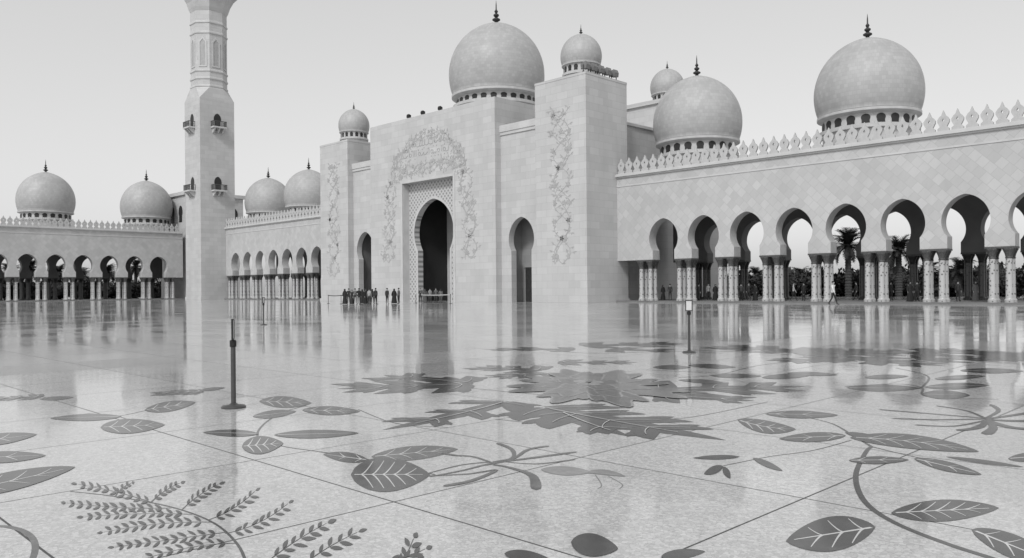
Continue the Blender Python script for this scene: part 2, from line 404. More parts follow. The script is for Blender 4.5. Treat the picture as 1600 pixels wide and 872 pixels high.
b.box(nx0, nx0+.4, 64.403, 76, 0, 15); b.box(nx1-.4, nx1, 64.403, 76, 0, 15); b.box(nx0+.4, nx1-.4, 76, 76.4, 0, 15); b.box(nx0, nx1, 64.403, 76.4, 15.003, 15.3)
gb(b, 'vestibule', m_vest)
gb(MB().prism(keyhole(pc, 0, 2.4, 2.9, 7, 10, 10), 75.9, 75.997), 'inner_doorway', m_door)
for (x0, x1, zt, nm_) in ((-65.1, -58.9, onY(838, 188, 63.5).z, m_niche), (-94.4, -89.0, onY(565, 256, 63.5).z, m_inner)):  # left niche takes the deeper of the two painted shade tones
    c = (x0+x1)/2
    hj, hb = (1.55, 1.95)
    poly = [(x0, 0)]+keyhole(c, 0, hj, hb, 6.9, 9.4)+[(x1, 0), (x1, zt), (x0, zt)]
    gb(MB().prism(poly, 63.5, 64.3), 'link_wall', m_stone)
    b = MB().box(x0, x1, 63.38, 63.497, zt-.9, zt-.55); b.box(x0, x1, 63.3, 64.4, zt, zt+.2); b.box(x0, x1, 63.3, 63.497, zt-.55, zt-.003)
    gb(b, 'cornice', m_trim)
    b = MB().box(x0, x1, 66.2, 66.6, 0, 10.5); b.box(x0, x1, 64.303, 66.2, 10.2, 10.5); b.box(x0, x0+.6, 64.303, 66.2, 0, 10.2); b.box(x1-.6, x1, 64.303, 66.2, 0, 10.2)
    b.box(x0, x1, 66.61, 69, 0, zt-.3)
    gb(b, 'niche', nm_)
    gb(MB().prism([(c-1.9, 0), (c-.35, 0), (c-.35, 3.9), (c-1.9, 3.9)], 66.1, 66.19), 'side_door', m_door)
    gb(MB().box(c-2.1, c-.15, 66.05, 66.197, 3.9, 4.15), 'door_lintel', nm_)
b = MB().box(-100, -53.2, 69.6, 71, 0, 19.2); b.box(-54.2, -53.2, 71, 90, 0, 19.2); b.box(-100, -89.2, 71, 90, 0, 18); b.box(-64.9, -54.2, 71, 90, 18.4, 19.1)
gb(b, 'hall_body', m_stone)
gb(MB().box(-100.2, -53.0, 69.45, 90.2, 19.203, 19.5), 'hall_cornice', m_trim)
rc = onY(1043, 165, 88.2)
b = MB().box(rc.x-4.2, rc.x+3.2, 84.5, 91.8, 19.503, rc.z-.5); b.box(rc.x-4.5, rc.x+3.5, 84.2, 92.1, rc.z-.5, rc.z)
gb(b, 'rear_tower', m_stone)
gl = lambda x, y, z: (x-GO.x, y-GO.y, z)
dz = onY(776, 38, 73.9).z-1.5*6.3
make_dome(g, gl(onY(776, 100, 73.9).x, 73.9, dz), 6.3, dz-ZC+.4, 26, 1.3)
zz = onY(908, 54, 66).z-1.5*2.2
make_dome(g, gl(onY(908, 90, 66).x, 66, zz), 2.2, zz-TR+.02, 16, .8)
zz2 = onY(553, 171, 66).z-1.5*2.2
make_dome(g, gl(onY(553, 190, 66).x, 66, zz2), 2.2, zz2-TL+.02, 16, .8)
zz3 = onY(1043, 108, 88.2).z-1.5*2.2
make_dome(g, gl(rc.x, 88.2, zz3), 2.2, max(.9, zz3-rc.z+.02), 16, .8)
rng = random.Random(3)
mb = MB(); vine(mb, [(-55.2, 4.0), (-55.3, 20.3)], 3.6, 62.6, rng, 1.1, 1.0); gb(mb, 'vine_relief', m_relief)
mb = MB(); vine(mb, [(-98.0, 3.4), (-98.0, 19.6)], 3.6, 62.6, rng, 1.1, 1.0); gb(mb, 'vine_relief', m_relief)
mb = MB()
vine(mb, [(-85.2, 5.0), (-84.8, 12), (-84.2, 15.5), (-81.5, 17.6)], 3.4, 62.6, rng, 1.1, 1.0)
vine(mb, [(-69.2, 5.0), (-69.7, 12), (-70.3, 15.5), (-73.0, 17.6)], 3.4, 62.6, rng, 1.1, 1.0)
vine(mb, [(-84.5, 16.5), (-77.2, 16.5)], 2.0, 62.6, rng, 1.1, .9); vine(mb, [(-70, 16.5), (-77.2, 16.5)], 2.0, 62.6, rng, 1.1, .9)
vine(mb, [(-84.0, 17.6), (-79.8, 20.2), (-77.2, 20.6)], 1.5, 62.6, rng, 1.1, .8); vine(mb, [(-70.4, 17.6), (-74.6, 20.2), (-77.2, 20.6)], 1.5, 62.6, rng, 1.1, .8)
gb(mb, 'vine_relief', m_relief)
mb = MB(); rng = random.Random(11)
for (z0, x0, x1) in ((19.3, -80.6, -73.6), (18.1, -81.2, -73.0)):
    x = x1
    while x > x0:
        k = rng.choice('abcde'); w = rng.uniform(.5, .95)
        if k == 'a': ribbon(mb, [(x, z0), (x-.03, z0+.75)], .11, 62.57, 62.61)
        elif k == 'b': ribbon(mb, [(x-w*math.sin(q*PI/2)*1.0, z0+.25-.3*math.sin(q*PI)) for q in [i/6*2 for i in range(4)]]+[(x-w, z0+.2)], .11, 62.57, 62.61)
        elif k == 'c': ribbon(mb, [(x-w*i/6, z0+.12*math.sin(i*2.1)) for i in range(7)], .11, 62.57, 62.61)
        elif k == 'd': ribbon(mb, [(x-.25+.22*math.cos(i*.9), z0+.2+.22*math.sin(i*.9)) for i in range(8)], .10, 62.57, 62.61)
        else: ribbon(mb, [(x, z0+.65), (x-.1, z0), (x-.5, z0-.1), (x-w, z0+.12)], .11, 62.57, 62.61)
        if rng.random() < .6: mb.prism(leafpoly(x-w/2, z0+rng.choice((-.42, .62)), .8, .16, .16), 62.565, 62.612)
        x -= w*.92 if k != 'a' else .3
gb(mb, 'inscription', m_relief)
# ------------------------------------------------------------------ minaret
mx0, mx1, my0, my1 = -148.2, -141.75, 62.9, 69.4
mc = Vector(((mx0+mx1)/2, (my0+my1)/2, 0))
mi = thing('minaret', 'tall square based minaret with balconies and octagonal upper shaft', 'minaret', tuple(mc))
hw = 3.24
b = MB().box(-hw, hw, -hw, hw, .5, 36.4); b.box(-hw-.15, hw+.15, -hw-.15, hw+.15, 0, .5)
b.build('square_shaft', m_stone, mi)
ap = 3.05; to = math.tan(PI/8)*ap
octp = [(ap, -to), (ap, to), (to, ap), (-to, ap), (-ap, to), (-ap, -to), (-to, -ap), (to, -ap)]
sqp = [(hw, -hw+.02), (hw, hw-.02), (hw-.02, hw), (-hw+.02, hw), (-hw, hw-.02), (-hw, -hw+.02), (-hw+.02, -hw), (hw-.02, -hw)]
vs = [(x, y, 36.4) for x, y in sqp]+[(x, y, 38.6) for x, y in octp]
MB().add(vs, [(i, (i+1) % 8, 8+(i+1) % 8, 8+i) for i in range(8)]+[tuple(range(8, 16))]).build('transition', m_stone, mi)
k8 = 1/math.cos(PI/8)
def octl(mb, prof): mb.lathe([(r*k8, z) for r, z in prof], 8, rot=PI/8); return mb
octl(MB(), [(2.93, 38.55), (2.93, 55.4)]).build('octagonal_shaft', m_stone, mi)
for z in (38.6, 40.0, 41.4, 48.3, 50.2):
    octl(MB(), [(2.95, z), (3.07, z+.12), (3.07, z+.38), (2.95, z+.5)]).build('band', m_trim, mi)
nic = MB().prism([[(-.75, 0), (.75, 0), (.75, 4.6), (0, 5.5), (-.75, 4.6)], [(-.5, .25), (-.5, 4.45), (0, 5.1), (.5, 4.45), (.5, .25)]], -.1, .02).mesh('blind_niche', m_trim)
nib = MB().prism([(-.5, .25), (.5, .25), (.5, 4.45), (0, 5.1), (-.5, 4.45)], -.03, .01).mesh('niche_back', m_relief)
for i in range(8):
    a = i*PI/4; n_ = put('blind_niche', nic, mi, (2.93*math.sin(a), -2.93*math.cos(a), 42.3), a); put('niche_back', nib, n_)
octl(MB(), [(2.95, 52.6), (3.2, 53.2), (3.5, 54.2), (4.1, 55.4), (5.2, 56.6), (5.2, 57.0), (2.6, 57.01)]).build('gallery_corbel', m_trim, mi)
b = MB()
for i in range(8):
    a0, a1 = PI/8+i*PI/4, PI/8+(i+1)*PI/4; r = 5.0*k8
    p0 = Vector((r*math.cos(a0), r*math.sin(a0), 57)); p1 = Vector((r*math.cos(a1), r*math.sin(a1), 57))
    for q in range(7):
        p = p0.lerp(p1, q/7); b.box(p.x-.05, p.x+.05, p.y-.05, p.y+.05, 57, 58.2)
    b.tube([p0+Vector((0, 0, 1.2)), p1+Vector((0, 0, 1.2))], .1)
b.build('gallery_railing', m_trim, mi)
MB().lathe([(2.4, 57.02), (2.4, 72), (2.7, 72.6), (2.7, 73.2), (3.4, 74), (3.4, 74.4), (1.7, 74.5), (1.7, 80), (2.2, 80.5), (2.1, 81), (1.7, 83), (.8, 84.6), (.25, 85.4), (.1, 89)], 24).build('upper_shaft', m_stone, mi, smooth=True)
me_slab = MB().prism([(-1.25, 0), (1.25, 0), (1.25, .25), (-1.25, .25)], -1.2, 0)
for q in (-.85, 0, .85): me_slab.prism([(-1.15, 0), (0, 0), (0, -.9), (-.3, -.8)], q-.12, q+.12, ax='x')
me_slab = me_slab.mesh('balcony', m_trim)
rl = MB()
for q in range(11): rl.box(-1.2+.24*q-.03, -1.2+.24*q+.03, -1.18, -1.12, .25, 1.15)
for q in range(5):
    for s_ in (-1, 1): rl.box(s_*1.2-.03, s_*1.2+.03, -1.1+.25*q, -1.04+.25*q, .25, 1.15)
rl.box(-1.25, 1.25, -1.2, -1.1, 1.15, 1.25); rl.box(-1.25, -1.15, -1.1, 0, 1.15, 1.25); rl.box(1.15, 1.25, -1.1, 0, 1.15, 1.25)
me_rail = rl.mesh('railing', m_cap)
me_bd = MB().prism(keyhole(0, .25, .55, .68, 1.7, 2.75, 5), -.06, .02).mesh('balcony_door', m_dark)
for z in (19.6, 31.1):
    for a in (0, PI/2):
        o = put('balcony', me_slab, mi, (hw*math.sin(a), -hw*math.cos(a), z), a)
        put('railing', me_rail, o); put('balcony_door', me_bd, o)
ch = thing('corner_hall', 'square corner block with flat cornice standing behind the minaret', 'building', (-167.7, 74.7, 0))
MB().box(-6.2, 6.2, -6.2, 6.2, 0, 21).build('wall', m_stone, ch)
MB().box(-6.6, 6.6, -6.6, 6.6, 21, 21.7).build('cornice', m_trim, ch)
mw = MB().prism(keyhole(0, 0, .7, .95, 2.0, 3.4, 6), -.05, .02).mesh('window', m_dark)
for q in (-4, 0, 4):
    put('window', mw, ch, (6.2, q, 15.6), PI/2); put('window', mw, ch, (q, -6.2, 15.6), 0)
# ------------------------------------------------------------------ floor
fm = MB().add([(-400, -60, 0), (120, -60, 0), (120, 110, 0), (-400, 110, 0)], [(0, 1, 2, 3)])
tag(fm.build('courtyard_floor', m_floor, recalc=False), kind='structure')
gm = MB().add([(-3000, -3000, -.02), (3000, -3000, -.02), (3000, 3000, -.02), (-3000, 3000, -.02)], [(0, 1, 2, 3)])
tag(gm.build('ground', m_ground, recalc=False), kind='structure')
# ------------------------------------------------------------------ inlays
KZ = .5
def pxleaf(p0, p1, hwid, bend=0, n=18, blunt=.9, pw=.75):
    (x0, y0), (x1, y1) = p0, p1; dx, dy = x1-x0, y1-y0; l = math.hypot(dx, dy)
    nx, ny = -dy/l, dx/l; ax, up_, dn = [], [], []
    for i in range(n+1):
        u = i/n; b = bend*4*u*(1-u)
        w = hwid*(math.sin(PI*u**blunt)**pw if 0 < u < 1 else 0)
        X, Y = x0+dx*u+nx*b, y0+dy*u+ny*b
        ax.append((X, Y)); up_.append((X+nx*w, Y+ny*w)); dn.append((X-nx*w, Y-ny*w))
    return ax, up_, dn
ZI = [0]
def nz_():
    ZI[0] += 1; return .0045+.0005*(ZI[0] % 9)+.00003*(ZI[0] % 7)
class Motif:
    def __init__(s, name, label, px, py, group=None):
        s.o = fl(px, py); s.t = thing(name, label, 'floor inlay', tuple(s.o), 0, group); s.t.scale = (1, 1, KZ)
    def P(s, p, z): v = fl(*p)-s.o; return (v.x, v.y, z)
    def wstrip(s, mb, pts, w, z, mi=0, taper=.6):
        lf, rg = [], []
        for i, p in enumerate(pts):
            A = pts[max(i-1, 0)]; B = pts[min(i+1, len(pts)-1)]
            d = (Vector(B)-Vector(A)); d = Vector((d.x, d.y, 0)).normalized(); nn = Vector((-d.y, d.x, 0))
            ww = w*(1-taper*i/len(pts))
            lf.append((p[0]+nn.x*ww/2, p[1]+nn.y*ww/2, z)); rg.append((p[0]-nn.x*ww/2, p[1]-nn.y*ww/2, z))
        n = len(pts)
        mb.add(lf+rg, [(i, i+1, n+i+1, n+i) for i in range(n-1)], mi)
    def strip(s, mb, pts, w, z, mi=0, taper=.6): s.wstrip(mb, [s.P(p, z) for p in pts], w, z, mi, taper)
    def leaf(s, p0, p1, hwid, bend=0, mat=None, veins=0, blunt=.9, name='leaf'):
        z = nz_(); ax, u_, d_ = pxleaf(p0, p1, hwid, bend, 22, blunt); n = len(ax); mb = MB()
        pts = [s.P(p, z) for p in u_]+[s.P(p, z) for p in d_]
        mb.add(pts, [(i, i+1, n+i+1, n+i) for i in range(n-1)])
        if veins:
            wv = min(.03, .004*(fl(*p0)-Vector((0, 0, H))).length*.62+.0003*hwid)
            s.strip(mb, ax[1:-2], wv*1.1, z+.0015, 1)
            if veins > 1:
                kk = 0
                for k in range(3, n-5, max(2, (n-7)//veins)):
                    for side in (u_, d_):
                        kk += 1
                        e = side[k+4]; st = ax[k]
                        q = [(st[0]+(e[0]-st[0])*v*.8, st[1]+(e[1]-st[1])*(v**1.4)*.8) for v in (0, .25, .5, .75, 1)]
                        s.strip(mb, q, wv*.7, z+.0016+.00003*kk, 1, taper=.8)
        return mb.build(name, [mat or m_ink, m_vein], s.t, recalc=False)
    def stem(s, pts, w=.03, mat=None, z=.0025):
        q = []
        for i in range(len(pts)-1):
            p0 = pts[max(i-1, 0)]; p1 = pts[i]; p2 = pts[i+1]; p3 = pts[min(i+2, len(pts)-1)]
            for k in range(6):
                t = k/6
                q.append(tuple(.5*((2*p1[j])+(-p0[j]+p2[j])*t+(2*p0[j]-5*p1[j]+4*p2[j]-p3[j])*t*t+(-p0[j]+3*p1[j]-3*p2[j]+p3[j])*t**3) for j in (0, 1)))
        ZI[0] += 1
        q.append(pts[-1]); mb = MB(); s.strip(mb, q, w, z+.00012*(ZI[0] % 9), taper=.3); mb.build('stem', mat or m_ink, s.t, recalc=False)
    def curl(s, pts, w0, w1, mat=None):
        q = []
        for i in range(len(pts)-1):
            p0 = pts[max(i-1, 0)]; p1 = pts[i]; p2 = pts[i+1]; p3 = pts[min(i+2, len(pts)-1)]
            for k in range(7):
                t = k/7
                q.append(tuple(.5*((2*p1[j])+(-p0[j]+p2[j])*t+(2*p0[j]-5*p1[j]+4*p2[j]-p3[j])*t*t+(-p0[j]+3*p1[j]-3*p2[j]+p3[j])*t**3) for j in (0, 1)))
        q.append(pts[-1]); z = nz_(); W = [Vector(s.P(p, 0)) for p in q]; lf, rg = [], []; n = len(W)
        for i, p in enumerate(W):
            d = (W[min(i+1, n-1)]-W[max(i-1, 0)]).normalized(); u = i/(n-1)
            ww = (w0+(w1-w0)*u**1.5)*(1 if u < .85 else math.sqrt(max(0, 1-((u-.85)/.15)**2)))
            lf.append((p.x-d.y*ww/2, p.y+d.x*ww/2, z)); rg.append((p.x+d.y*ww/2, p.y-d.x*ww/2, z))
        MB().add(lf+rg, [(i, i+1, n+i+1, n+i) for i in range(n-1)]).build('petal', mat or m_inkm, s.t, recalc=False)
    def wleaf(s, mb, A, ang, ln, w, z, bend=0, n=8, mi=0):
        lf, rg, ax = [], [], []
        x, y = A; a = ang-bend/2
        for i in range(n+1):
            u = i/n; ww = w/2*(math.sin(PI*(.14+.86*u)**.85)**.8 if i < n else 0)
            ax.append((x, y)); lf.append((x-math.sin(a)*ww, y+math.cos(a)*ww, z)); rg.append((x+math.sin(a)*ww, y-math.cos(a)*ww, z))
            x += math.cos(a)*ln/n; y += math.sin(a)*ln/n; a += bend/n
        mb.add(lf+rg, [(i, i+1, n+1+i+1, n+1+i) for i in range(n)], mi)
        return ax
    def lobed(s, p0, p1, W, lobes=4, bend=.3, mat=None, seed=0, name='lobed_leaf', vein=True, start=.06):
        r = random.Random(seed); A = s.P(p0, 0); B = s.P(p1, 0); d = Vector(B)-Vector(A); Ln = d.length; an = math.atan2(d.y, d.x)
        ZI[0] += 1; z = .0045+.00004*(ZI[0] % 5); mb = MB(); k = 0
        ax = s.wleaf(mb, A[:2], an, Ln*1.0, W*.50, z, bend, 14)
        for i in range(lobes):
            u = start+(.66-start)*i/max(1, lobes-1); j = int(u*14); P0 = ax[j]
            a0 = an-bend/2+bend*u
            for sg in (1, -1):
                ln = W*(1.1-.5*u)*r.uniform(.85, 1.15); al = a0+sg*(1.0-.5*u)*r.uniform(.9, 1.1)
                k += 1; b_ = s.wleaf(mb, P0, al, ln, ln*.44, z+.0002*k, -sg*.7, 8)
                k += 1; s.wleaf(mb, b_[3], al+sg*.6, ln*.5, ln*.26, z+.0002*k, -sg*.5, 6)
                if vein: s.wstrip(mb, [(q[0], q[1], 0) for q in b_[:6]], .014, z+.0125+.0001*k, 1)
        if vein: s.wstrip(mb, [(q[0], q[1], 0) for q in ax[:12]], .022, z+.0123, 1)
        return mb.build(name, [mat or m_ink, m_vein], s.t, recalc=False)
    def bloom(s, p, rx, ry, n, mats, z, frill=.12, seed=0, rot=0, inner=.1):
        r = random.Random(seed); c = Vector(s.P(p, 0))
        for i in range(n):
            a0 = rot+2*PI*i/n; hwv = PI/n*1.12; pts = []; m_ = 20; mb = MB(); zz = z+.00022*((i*3) % 7)+.00005*i; g_ = r.uniform(.82, 1.1)
            for k in range(m_+1):
                v = -1+2*k/m_; rr = g_*(1-.48*abs(v)**2.6)*(1-frill*(.5+.5*math.cos(v*PI*2.6+i*1.7)))
                a = a0+hwv*v; q = c+rt*math.cos(a)*rx*rr+fw*math.sin(a)*ry*rr; pts.append((q.x, q.y, zz))
            q = c+rt*math.cos(a0)*rx*inner+fw*math.sin(a0)*ry*inner
            mb.add([(q.x, q.y, zz)]+pts, [(0, k+1, k+2) for k in range(m_)])
            s.wstrip(mb, pts, .034, zz+.0001, 1, taper=0)
            for vv in (-.4, .4):
                a = a0+hwv*vv; q2 = c+rt*math.cos(a)*rx*.7*g_+fw*math.sin(a)*ry*.7*g_
                s.wstrip(mb, [(q.x+(q2.x-q.x)*f_, q.y+(q2.y-q.y)*f_, 0) for f_ in (.35, .6, 1)], .020, zz+.00013+.00001*vv, 1)
            mb.build('petal', [mats[i % len(mats)], m_inkl], s.t, recalc=False)
    def frond(s, p0, p1, ln, n, bend=0, name='frond', hwid=2.1):
        r = random.Random(int(p0[0]*7+p1[1])); mb = MB(); (x0, y0), (x1, y1) = p0, p1; dx, dy = x1-x0, y1-y0; l = math.hypot(dx, dy); nx, ny = -dy/l, dx/l
        bend += 3*r.choice((-1, 1))
        c = [(x0+dx*i/n+nx*bend*4*(i/n)*(1-i/n), y0+dy*i/n+ny*bend*4*(i/n)*(1-i/n)) for i in range(n+1)]
        s.strip(mb, c, .010, .003+.0001*(ZI[0] % 9))
        for i in range(1, n+1):
            a = math.atan2(c[i][1]-c[i-1][1], c[i][0]-c[i-1][0])
            for sg in ((-1, 1) if i < n else (0,)):
                q = ln*(.45+.55*math.sin(PI*(.2+.7*i/n)))*r.uniform(.85, 1.15); th = a+sg*r.uniform(.55, .8)
                st = c[i]; e = (st[0]+q*math.cos(th), st[1]+q*math.sin(th)*.66)
                z = nz_()
                ax, u_, d_ = pxleaf((st[0]+(e[0]-st[0])*.12, st[1]+(e[1]-st[1])*.12), e, hwid*r.uniform(.8, 1.1), r.uniform(-.6, .6), 8, .9, 1.0)
                m_ = len(ax); mb.add([s.P(p, z) for p in u_]+[s.P(p, z) for p in d_], [(k, k+1, m_+k+1, m_+k) for k in range(m_-1)])
        return mb.build(name, m_ink, s.t, recalc=False)
m = Motif('leaf_sprig_inlay', 'dark three leaf sprig inlaid in the floor left of the nearer dark post', 200, 655)
m.stem([(120, 654), (185, 650), (235, 640), (262, 636)], .025); m.stem([(185, 650), (210, 660)], .02)
m.leaf((190, 651), (78, 654), 5.5, 0, veins=1); m.leaf((226, 641), (306, 629), 8, 0, veins=3); m.leaf((157, 668), (258, 664), 11.5, 0, veins=4, blunt=.8)
m = Motif('leaf_sprig_inlay', 'cluster of long dark leaves cut off by the left edge of the floor', 20, 720)
m.leaf((-60, 694), (58, 679), 9, 0, veins=2); m.leaf((-55, 717), (72, 712), 9, 0, veins=2); m.leaf((-90, 776), (118, 730), 15, 0, veins=4)
m = Motif('scroll_inlay', 'thick grey curled stem inlaid at the bottom left corner of the floor', 40, 850)
m.stem([(-40, 822), (10, 823), (42, 833), (55, 852), (48, 880), (30, 900)], .045, m_inkm)
m = Motif('leaf_sprig_inlay', 'branching sprig of dark leaves just right of the nearer dark post', 430, 670)
m.stem([(478, 634), (440, 645), (410, 665), (404, 684), (440, 697), (500, 706), (540, 712)], .028)
m.leaf((405, 627), (487, 630), 9, 0, veins=4); m.leaf((395, 651), (463, 643), 6, 0, veins=1); m.leaf((472, 641), (563, 643), 7, 0, veins=3)
m.leaf((405, 678), (317, 676), 5.5, 0, veins=1); m.leaf((428, 680), (561, 677), 6.5, 0, veins=1); m.leaf((378, 698), (443, 693), 14, 0, veins=4, blunt=.8)
m = Motif('honeysuckle_inlay', 'honeysuckle flower with thin curling petals and a round veined leaf on the near floor', 650, 730)
m.stem([(500, 706), (560, 715), (610, 726), (680, 742)], .025)
m.leaf((575, 719), (505, 710), 8, 0, veins=2); m.leaf((580, 714), (716, 702), 11, 0, mat=m_inkm, veins=4); m.leaf((548, 742), (672, 742), 27, 0, veins=5, blunt=.8)
for cv, a_, b_ in (([(672, 745), (720, 736), (770, 724), (830, 716), (903, 706)], .025, .07), ([(760, 727), (800, 718), (825, 703), (858, 697)], .025, .065), ([(770, 722), (800, 716), (800, 703), (776, 692)], .025, .06),
        ([(668, 744), (730, 741), (775, 735), (735, 752), (692, 760)], .02, .075), ([(770, 726), (800, 732), (832, 744), (838, 766)], .03, .10), ([(770, 724), (740, 714), (712, 712), (690, 708)], .025, .05), ([(790, 722), (840, 725), (900, 718)], .018, .045), ([(668, 740), (720, 727), (765, 722)], .02, .035)):
    m.curl(cv, a_, b_)
m = Motif('blossom_inlay', 'pale grey trailing blossom faintly inlaid right of the honeysuckle flower', 910, 742)
m.leaf((845, 734), (925, 738), 7, 0, mat=m_inkl); m.leaf((915, 738), (978, 745), 4, -3, mat=m_inkl); m.stem([(930, 742), (940, 758), (934, 764)], .012, m_inkl); m.stem([(950, 744), (972, 757), (968, 764)], .012, m_inkl)
m = Motif('fern_inlay', 'large dark fern with many fine fronds at the lower left of the floor', 300, 815)
m.stem([(386, 885), (372, 852), (335, 818), (270, 793), (180, 776), (110, 768)], .018)
for a, b_, ln, n_, bd in (((245, 788), (122, 757), 17, 10, 0), ((268, 794), (104, 786), 17, 12, 0), ((300, 804), (132, 808), 19, 12, 0), ((330, 816), (162, 832), 20, 12, 2), ((352, 832), (180, 855), 20, 12, 3),
        ((370, 849), (225, 874), 20, 9, 3), ((235, 786), (281, 755), 15, 6, 0), ((285, 796), (341, 757), 18, 7, 0), ((325, 813), (398, 768), 19, 7, 2), ((352, 834), (450, 787), 21, 8, 4), ((180, 776), (205, 755), 10, 4, 0)):
    m.frond(a, b_, ln, n_, bd)
m = Motif('fern_inlay', 'small dark fern sprig with two fronds right of the large fern', 500, 850)
m.frond((415, 880), (510, 818), 26, 7, 0, hwid=3.0); m.frond((470, 885), (558, 832), 26, 6, 0, hwid=3.0)
m = Motif('fern_inlay', 'tiny dark fern tip at the bottom edge of the floor near its middle', 630, 862)
m.frond((615, 895), (646, 842), 26, 4, 0, hwid=3.8); m.frond((590, 885), (664, 858), 24, 4, 0, hwid=3.8)
for i, (p, q, w_, lb) in enumerate((((788, 866), (858, 874), 9, 'leftmost of three dark petals at the bottom edge of the floor'), ((892, 848), (966, 858), 18, 'roundest of three dark petals at the bottom edge, in the middle'), ((1033, 870), (1102, 862), 8, 'rightmost of three dark petals at the bottom edge of the floor'))):
    m = Motif('petal_inlay', lb, (p[0]+q[0])/2, (p[1]+q[1])/2); m.leaf(p, q, w_, 0, blunt=.8, name='petal')
m = Motif('giant_flower_inlay', 'huge layered grey bloom with broad dark lobed leaves inlaid at the centre of the floor', 920, 610)
m.stem([(775, 655), (850, 662), (900, 658), (1000, 655), (1080, 652), (1200, 628)], .025); m.stem([(560, 640), (620, 662), (700, 668)], .02); m.stem([(700, 603), (790, 612), (860, 618)], .03)
m.lobed((722, 601), (525, 608), 1.2, 3, .2, seed=1); m.lobed((730, 597), (600, 586), 1.0, 2, -.2, seed=2)
m.lobed((785, 629), (594, 672), .72, 3, -.25, seed=3)
m.lobed((855, 638), (1137, 688), 1.0, 4, .15, seed=4); m.lobed((880, 645), (985, 682), .6, 2, .2, seed=41)
m.lobed((1035, 610), (1262, 604), 1.1, 3, -.2, seed=6); m.lobed((1040, 618), (1180, 626), .7, 2, .2, seed=7)
m.leaf((784, 634), (826, 638), 8, 0)
m.bloom((925, 602), 1.45, 2.4, 8, [m_ink, m_inkm], .020, .22, 1, .2)
m.bloom((917, 601), .95, 1.6, 7, [m_inkm, m_ink], .0225, .18, 2, .5)
m.bloom((920, 599), .58, 1.0, 5, [m_ink, m_inkm], .0248, .12, 3, .1)
m.bloom((920, 599), .26, .5, 5, [m_inkl, m_inkm], .0270, .08, 4, .1)
m = Motif('lobed_leaf_inlay', 'band of dark lobed leaves far out behind the huge flower', 960, 545)
m.lobed((890, 546), (753, 546), .9, 3, .2, seed=8, vein=False); m.lobed((920, 540), (1076, 536), 1.3, 3, .1, seed=9, vein=False); m.lobed((960, 546), (1050, 548), .9, 2, .2, seed=10, vein=False)
m.stem([(850, 547), (930, 552), (1050, 549), (1130, 552)], .06)
m.lobed((880, 566), (998, 566), .7, 3, .2, seed=12); m.lobed((840, 578), (742, 573), .8, 3, -.2, seed=13); m.lobed((850, 584), (760, 590), .6, 3, -.2, seed=14)
m = Motif('lobed_leaf_inlay', 'wide dark leafy band in the distance at the right half of the floor', 1330, 555)
for a, b_, w_, sd in (((1250, 548), (1110, 541), 1.3, 1), ((1250, 552), (1390, 548), 1.5, 2), ((1420, 552), (1530, 546), 1.3, 3), ((1440, 560), (1590, 560), 1.0, 4), ((1300, 560), (1215, 566), .9, 5), ((1330, 560), (1480, 572), 1.1, 6), ((1545, 556), (1660, 556), 1.4, 7)):
    m.lobed(a, b_, w_, 3, .2, seed=sd+40, vein=False)
m.stem([(1080, 547), (1200, 552), (1320, 560), (1450, 562), (1600, 552)], .08)
m = Motif('leaf_sprig_inlay', 'thin sprigs of leaves right of the huge bloom, beyond its right lobed leaf', 1200, 580)
m.stem([(1010, 578), (1100, 582), (1200, 586), (1310, 584)], .04); m.stem([(1060, 590), (1120, 586), (1180, 572), (1230, 566)], .035)
for a, b_, w_ in (((1020, 574), (1080, 574), 3.5), ((1075, 571), (1150, 574), 3.5), ((1110, 587), (1190, 588), 3.5), ((1190, 590), (1270, 586), 4), ((1230, 583), (1310, 586), 3), ((1130, 598), (1060, 594), 3)): m.leaf(a, b_, w_)
m = Motif('leaf_sprig_inlay', 'dark sprig with broad leaves near the right edge, beyond the spiky blossom', 1440, 605)
m.stem([(1320, 604), (1400, 600), (1440, 606), (1450, 620), (1560, 624)], .04); m.stem([(1440, 606), (1450, 588), (1400, 575)], .04)
for a, b_, w_ in (((1322, 606), (1440, 607), 5.5), ((1445, 605), (1546, 602), 5), ((1440, 616), (1516, 618), 7), ((1350, 590), (1420, 588), 3.5), ((1460, 592), (1540, 588), 3.5), ((1500, 579), (1600, 580), 4)): m.leaf(a, b_, w_, veins=1)
m = Motif('spiky_blossom_inlay', 'dark spiky blossom with thin curved petals at the right edge of the floor', 1520, 655)
for cv, a_, b_ in (([(1540, 654), (1470, 648), (1420, 644), (1372, 640)], .04, .06), ([(1540, 655), (1460, 656), (1392, 654)], .04, .06), ([(1540, 657), (1490, 666), (1428, 664)], .04, .07), ([(1540, 654), (1510, 642), (1462, 634)], .04, .06),
        ([(1540, 654), (1560, 642), (1548, 632)], .04, .07), ([(1540, 655), (1590, 648), (1640, 640)], .06, .12), ([(1540, 656), (1600, 658), (1660, 655)], .1, .18), ([(1540, 657), (1580, 668), (1630, 672)], .1, .17), ([(1540, 657), (1530, 668), (1495, 673)], .06, .1), ([(1540, 657), (1552, 668), (1540, 679)], .06, .12)): m.curl(cv, a_, b_, m_ink)
m = Motif('leaf_branch_inlay', 'big branch of glossy dark leaves on a thick curved stem, lower right of the floor', 1360, 720)
m.stem([(1640, 905), (1560, 876), (1480, 850), (1400, 818), (1352, 785), (1337, 745), (1352, 708), (1362, 698)], .052)
m.stem([(1362, 698), (1335, 682), (1300, 662), (1250, 650)], .032); m.stem([(1330, 688), (1270, 704), (1200, 714), (1130, 728)], .018); m.stem([(1362, 698), (1420, 712), (1470, 722)], .025)
m.leaf((1152, 656), (1244, 671), 10, 4, veins=4); m.leaf((1196, 647), (1310, 649), 6, 0, veins=2); m.leaf((1322, 681), (1217, 686), 7.5, 0, veins=2)
